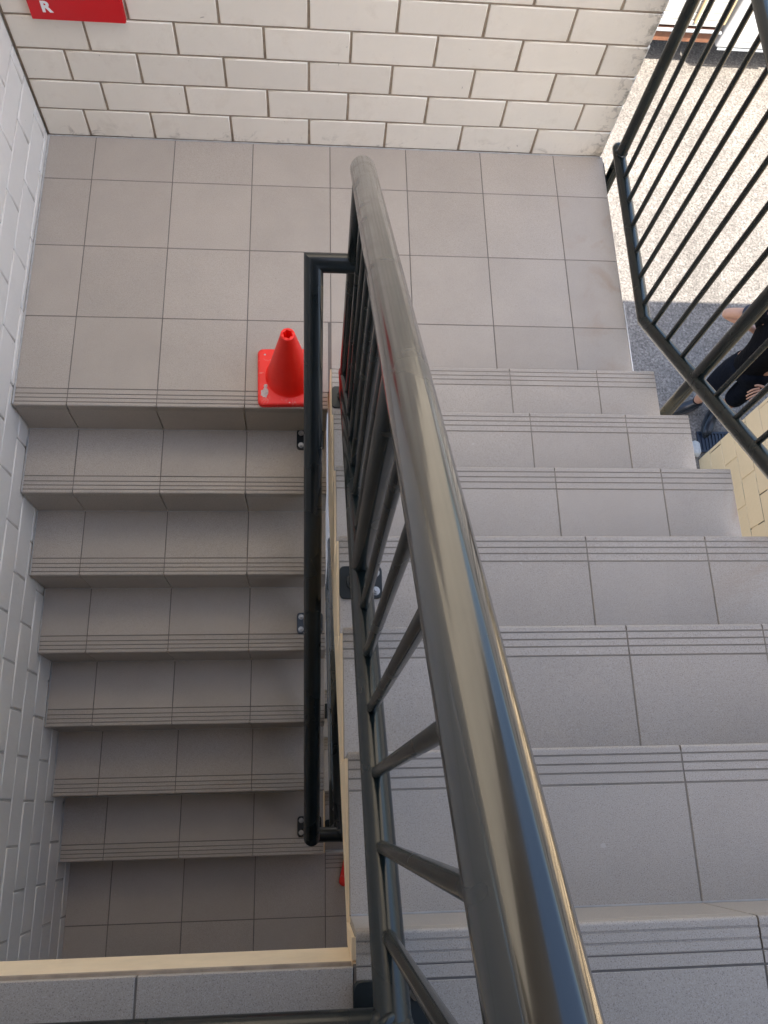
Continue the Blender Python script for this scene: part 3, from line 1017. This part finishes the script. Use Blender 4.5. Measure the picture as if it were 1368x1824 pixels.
# hands: palm and five fingers each, fingers curled towards the belly
def hand(wr, el, spread, idx):
    wv, ev = Vector(wr), Vector(el)
    d = (wv - ev).normalized()
    s_ = d.cross(Vector((0, 0, 1))).normalized() * spread
    palm = wv + d * 0.06
    nodes.append((tuple(palm), 0.036, 0.017)); pi_ = len(nodes) - 1
    edges.append((idx, pi_))
    return palm, d, s_
pR = hand(wrR, elR, 1, 15)
pL = hand(wrL, elL, -1, 18)
body = skin_mesh('body', nodes, edges, M['skin'])
bo = link('body', body, None, pr_, (PX, PY, G))
def fingers(palm, d, s_):
    dn = Vector((0, 0, -1))
    fn, fe = [], []
    for k, (off, ln) in enumerate(((-0.028, 0.062), (-0.010, 0.074), (0.010, 0.078), (0.028, 0.068))):
        a = palm + s_ * off + d * 0.008
        b = palm + s_ * off * 1.25 + d * (0.03 + ln * 0.45)
        c = b + d * ln * 0.38 + dn * ln * 0.26
        e = c + d * ln * 0.16 + dn * ln * 0.30
        i = len(fn)
        fn += [(tuple(a), 0.0095), (tuple(b), 0.0088), (tuple(c), 0.008), (tuple(e), 0.0065)]
        fe += [(i, i + 1), (i + 1, i + 2), (i + 2, i + 3)]
        yield skin_mesh('finger', [(n[0], n[1]) for n in fn[i:i + 4]], [(0, 1), (1, 2), (2, 3)], M['skin'], 1)
    a = palm - d * 0.02 - s_ * 0.022
    b = palm + d * 0.012 - s_ * 0.055
    c = palm + d * 0.045 - s_ * 0.062
    yield skin_mesh('thumb', [(tuple(a), 0.012), (tuple(b), 0.0105), (tuple(c), 0.008)], [(0, 1), (1, 2)], M['skin'], 1)
for h in (pR, pL):
    for fm in fingers(*h):
        link(fm.name.split('.')[0], fm, None, bo, (PX, PY, G))
slR, slL = tuple(Vector(shR).lerp(Vector(elR), 0.35)), tuple(Vector(shL).lerp(Vector(elL), 0.35))
shirt = skin_mesh('shirt', [(B(0, 0, 0.80), 0.185, 0.135), (B(0, 0, 0.95), 0.178, 0.13), (B(0, 0, 1.15), 0.165, 0.125), (B(-0.01, 0, 1.34), 0.175, 0.128), (B(-0.02, 0, 1.47), 0.085, 0.085),
                            (shR, 0.083), (slR, 0.072), (shL, 0.083), (slL, 0.072)], [(0, 1), (1, 2), (2, 3), (3, 4), (3, 5), (5, 6), (3, 7), (7, 8)], M['shirt'])
link('shirt', shirt, None, pr_, (PX, PY, G))
for a_, b_ in ((shR, elR), (shL, elL)):
    q = [Vector(a_).lerp(Vector(b_), t) for t in (0.05, 0.28, 0.48)]
    link('sleeve', skin_mesh('sleeve', [(tuple(q[0]), 0.090), (tuple(q[1]), 0.080), (tuple(q[2]), 0.078)], [(0, 1), (1, 2)], M['sleeve']), None, pr_, (PX, PY, G))
hemR, hemL = tuple(Vector(knR).lerp(Vector(calfR), 0.75)), tuple(Vector(knL).lerp(Vector(calfL), 0.75))
shorts = skin_mesh('shorts', [(B(0, 0, 0.98), 0.165, 0.125), (B(0, 0, 0.86), 0.168, 0.13), (tuple(Vector(hpR).lerp(Vector(knR), 0.25)), 0.108), (hemR, 0.088), (tuple(Vector(hpL).lerp(Vector(knL), 0.25)), 0.108), (hemL, 0.088)],
                   [(0, 1), (1, 2), (2, 3), (1, 4), (4, 5)], M['shorts'])
link('shorts', shorts, None, pr_, (PX, PY, G))
hairm = skin_mesh('hair', [(B(0.0, 0, 1.66), 0.082, 0.09), (B(0.005, 0, 1.745), 0.075, 0.088)], [(0, 1)], M['hair'])
link('hair', hairm, None, pr_, (PX, PY, G))
def shoe(ank, toe_dir, name='shoe'):
    a = Vector(ank); a.z = 0
    t = Vector(toe_dir).normalized()
    sd = t.cross(Vector((0, 0, 1)))
    # boot lofted from cross-sections along the foot, then a shaft up the ankle
    secs = [(-0.075, 0.020, 0.030, 0.060), (-0.060, 0.036, 0.060, 0.10), (-0.02, 0.042, 0.085, 0.125), (0.03, 0.043, 0.075, 0.115), (0.08, 0.045, 0.050, 0.085),
            (0.14, 0.050, 0.036, 0.066), (0.19, 0.049, 0.034, 0.062), (0.225, 0.038, 0.030, 0.052), (0.245, 0.016, 0.026, 0.036)]
    v, f = [], []
    m = 14
    for (l_, w_, zc, zt_) in secs:
        for k in range(m):
            an = 2 * math.pi * k / m
            zz = 0.018 + (zt_ - 0.018) * (0.5 - 0.5 * math.cos(an)) ** 0.8
            wv = w_ * math.sin(an) * (1.0 if zz < zc else 0.9)
            q = a + t * l_ + sd * wv
            v.append((q.x, q.y, zz))
    for i in range(len(secs) - 1):
        for k in range(m):
            f.append((i * m + k, i * m + (k + 1) % m, (i + 1) * m + (k + 1) % m, (i + 1) * m + k))
    f.append(tuple(range(m - 1, -1, -1))); f.append(tuple(range((len(secs) - 1) * m, len(secs) * m)))
    me = mesh(name, v, f, True)
    bm = bmesh.new(); bm.from_mesh(me); bmesh.ops.recalc_face_normals(bm, faces=bm.faces[:]); bm.to_mesh(me); bm.free()
    o = link(name, me, M['shoe'], pr_, (PX, PY, G))
    sock = skin_mesh('sock', [(tuple(a + Vector((0, 0, 0.08))), 0.046), (tuple(Vector(ank) + Vector((0, 0, 0.07))), 0.047)], [(0, 1)], M['shorts'], 2)
    link('sock', sock, None, o, (PX, PY, G))
    # sole slab
    s_ = t.cross(Vector((0, 0, 1)))
    lp = []
    for k in range(20):
        an = 2 * math.pi * k / 20
        lp.append(a + t * (0.085 + 0.168 * math.cos(an)) + s_ * (0.054 * math.sin(an) * (1.0 + 0.12 * math.cos(an))))
    v = [tuple(p) for p in lp] + [(p.x, p.y, 0.020) for p in lp]
    f = [tuple(range(19, -1, -1)), tuple(range(20, 40))] + [(i, (i + 1) % 20, (i + 1) % 20 + 20, i + 20) for i in range(20)]
    link('sole', mesh('sole', v, f), M['sole'], o, (PX, PY, G))
shoe(ankR, (-0.95, -0.25, 0))
shoe(ankL, (-0.42, -0.9, 0))

# ------------------------------------------------------------------ white truck parked outside
M['truck_white'] = plain('white vehicle paint', (0.46, 0.47, 0.47), 0.3, var=(2, 0.95))
M['truck_panel'] = plain('off-white ribbed panel', (0.38, 0.375, 0.355), 0.55, var=(5, 0.85))
M['timber'] = plain('brown timber beam', (0.20, 0.085, 0.045), 0.75, var=(18, 0.6))
M['tan'] = plain('tan plastic trim', (0.52, 0.36, 0.20), 0.5)
M['grey_trim'] = plain('grey metal trim', (0.30, 0.32, 0.34), 0.35)
M['rubber'] = plain('black rubber', (0.012, 0.012, 0.013), 0.8)
M['glass'] = plain('tinted vehicle glass', (0.10, 0.14, 0.16), 0.06)
M['dark'] = plain('black underbody', (0.012, 0.012, 0.012), 0.8)
YT = 4.77
GT = G + 0.18
tk = empty('parked_truck', (5.0, 5.6, G))
tag(tk, 'white truck with a brown timber beam under its open side, parked in the sun', 'truck')
box('chassis', M['dark'], (3.0, 7.3, YT + 0.35, YT + 1.5, GT + 0.32, GT + 0.47), tk)
box('timber_beam', M['timber'], (3.1, 5.20, YT + 0.03, YT + 0.16, GT + 0.262, GT + 0.425), tk, 0.006, 1)
box('bed', M['dark'], (3.0, 5.24, YT + 0.05, YT + 1.8, GT + 0.427, GT + 0.455), tk)
box('side_sill', M['truck_panel'], (3.0, 5.215, YT + 0.0, YT + 0.05, GT + 0.47, GT + 0.525), tk, 0.004, 1)
for k, (z0, z1, dy) in enumerate(((0.53, 0.60, 0.012), (0.604, 0.72, 0.018), (0.724, 0.86, 0.018), (0.864, 1.25, 0.018), (1.254, 1.75, 0.018))):
    box('side_panel', M['truck_panel'], (3.0, 5.19, YT + dy, YT + 0.05, GT + z0, GT + z1), tk, 0.004, 1)
for x in (3.4, 4.10, 4.915, 5.205):
    box('latch_strip', M['tan'], (x - 0.013, x + 0.013, YT - 0.022, YT + 0.010, GT + 0.515, GT + 0.83), tk, 0.004, 1)
tube('step_rail', M['grey_trim'], tk, [(4.15, YT - 0.02, GT + 0.435), (5.17, YT - 0.02, GT + 0.435), (5.23, YT + 0.01, GT + 0.40)], 0.018, 10)
for x in (3.75, 4.1, 4.5, 4.9):
    box('roof_rib', M['truck_panel'], (x - 0.01, x + 0.01, YT + 0.005, YT + 0.02, GT + 0.87, GT + 1.7), tk)
box('cargo_box', M['truck_white'], (3.0, 5.2, YT + 0.051, YT + 1.75, GT + 0.456, GT + 1.78), tk, 0.02, 2)
# cab: side profile extruded across the truck
prof = [(5.24, 0.245), (7.35, 0.245), (7.42, 0.60), (7.36, 1.02), (6.95, 1.18), (6.55, 1.86), (5.36, 1.90), (5.28, 0.80)]
n = len(prof)
v = [(x - 5.1, YT - 5.7 - 0.01, z) for x, z in prof] + [(x - 5.1, YT - 5.7 + 1.76, z) for x, z in prof]
f = [tuple(range(n)), tuple(range(2 * n - 1, n - 1, -1))] + [(i, i + n, (i + 1) % n + n, (i + 1) % n) for i in range(n)]
me = mesh('cab', v, f)
bm = bmesh.new(); bm.from_mesh(me); bmesh.ops.recalc_face_normals(bm, faces=bm.faces[:])
bmesh.ops.bevel(bm, geom=bm.edges[:], offset=0.025, segments=3, affect='EDGES', profile=0.5)
bm.to_mesh(me); bm.free()
for p in me.polygons: p.use_smooth = True
me.set_sharp_from_angle(angle=R(40))
cab = link('cab', me, M['truck_white'], tk, (5.1, 5.7, GT))
def panel(name, mat, pts, parent, y, th):
    n = len(pts)
    c = Vector((pts[0][0], y, GT + pts[0][1]))
    v = [(x - c.x, 0, z + GT - c.z) for x, z in pts] + [(x - c.x, -th, z + GT - c.z) for x, z in pts]
    f = [tuple(range(n - 1, -1, -1)), tuple(range(n, 2 * n))] + [(i, (i + 1) % n, (i + 1) % n + n, i + n) for i in range(n)]
    me = mesh(name, v, f)
    bm = bmesh.new(); bm.from_mesh(me); bmesh.ops.recalc_face_normals(bm, faces=bm.faces[:]); bm.to_mesh(me); bm.free()
    return link(name, me, mat, parent, c)
panel('window', M['glass'], [(5.5, 1.15), (6.45, 1.15), (6.2, 1.72), (5.55, 1.75)], cab, YT - 0.0095, 0.006)
panel('door_panel', M['truck_white'], [(5.42, 0.34), (6.05, 0.34), (6.20, 0.55), (6.38, 0.62), (6.45, 1.10), (5.44, 1.10)], cab, YT - 0.0095, 0.008)
box('door_handle', M['grey_trim'], (5.48, 5.62, YT - 0.04, YT - 0.018, GT + 0.93, GT + 0.96), cab, 0.006, 2)
box('sill_guard', M['grey_trim'], (5.27, 6.05, YT - 0.014, YT - 0.002, GT + 0.225, GT + 0.244), cab)
def wheel(x, y):
    bm = bmesh.new()
    prof = [(0.20, -0.09), (0.34, -0.10), (0.385, -0.085), (0.40, 0.0), (0.385, 0.085), (0.34, 0.10), (0.20, 0.09)]
    m = 28
    v, f = [], []
    for k in range(m):
        a = 2 * math.pi * k / m
        for rr_, yy_ in prof: v.append((rr_ * math.cos(a), yy_, rr_ * math.sin(a)))
    q = len(prof)
    for k in range(m):
        k2 = (k + 1) % m
        for i in range(q):
            f.append((k * q + i, k * q + (i + 1) % q, k2 * q + (i + 1) % q, k2 * q + i))
    bm.free()
    w = link('wheel', mesh('wheel', v, f, True), M['rubber'], tk, (x, y, G + 0.401))
    v, f = [], []
    pr2 = [(0.0, -0.05), (0.06, -0.07), (0.07, -0.05), (0.17, -0.045), (0.198, -0.085), (0.198, 0.08), (0.0, 0.08)]
    for k in range(m):
        a = 2 * math.pi * k / m
        for rr_, yy_ in pr2: v.append((max(rr_, 1e-4) * math.cos(a), yy_, max(rr_, 1e-4) * math.sin(a)))
    q = len(pr2)
    for k in range(m):
        k2 = (k + 1) % m
        for i in range(q - 1):
            f.append((k * q + i, k * q + i + 1, k2 * q + i + 1, k2 * q + i))
    link('rim', mesh('rim', v, f, True), M['grey_trim'], w, (x, y, G + 0.401))
for x in (3.7, 6.72):
    for y in (YT + 0.13 if x < 5 else YT + 0.10, YT + 1.62):
        wheel(x, y + (0.10 if x < 5 else -0.03))

tk.location.x -= 0.125
# ------------------------------------------------------------------ small things on the ground by the outer wall
M['grate'] = plain('dark blue painted grate', (0.012, 0.022, 0.040), 0.4)
gr = empty('drain_grate', (4.62, 0.53, G))
tag(gr, 'dark blue drain grate in the asphalt at the foot of the yellowed wall', 'drain grate')
for a_ in ((4.46, 4.80, 0.43, 0.45), (4.46, 4.80, 0.61, 0.63), (4.46, 4.478, 0.4505, 0.6095), (4.782, 4.80, 0.4505, 0.6095)):
    box('grate_frame', M['grate'], (*a_, G - 0.01, G + 0.014), gr)
box('grate_tray', M['grate'], (4.4785, 4.7815, 0.4505, 0.6095, G - 0.01, G + 0.004), gr)
for k in range(9):
    x = 4.500 + k * 0.0325
    box('grate_bar', M['grate'], (x, x + 0.014, 0.4505, 0.6095, G + 0.0042, G + 0.012), gr)
bm = bmesh.new()
bmesh.ops.create_icosphere(bm, subdivisions=3, radius=1)
rng = random.Random(3)
for v_ in bm.verts:
    c = v_.co
    q = max(abs(c.x), abs(c.y), abs(c.z))
    c *= (0.72 / q * 0.6 + 0.4) * (1 + 0.10 * math.sin(7 * c.x + 3 * c.y) * math.cos(5 * c.z + 2))
    c.x *= 0.060; c.y *= 0.085; c.z = max(-0.04, c.z * 0.06)
me = bpy.data.meshes.new('stone'); bm.to_mesh(me); bm.free()
M['chalk'] = plain('chipped white concrete', (0.50, 0.51, 0.50), 0.85, bumps=(60, 0.6, 0.005), var=(25, 0.75))
tag(link('concrete_chunk', me, M['chalk'], None, (4.40, 0.445, G + 0.0395)), 'chipped white concrete lump on the ground by the wall corner', 'concrete lump')
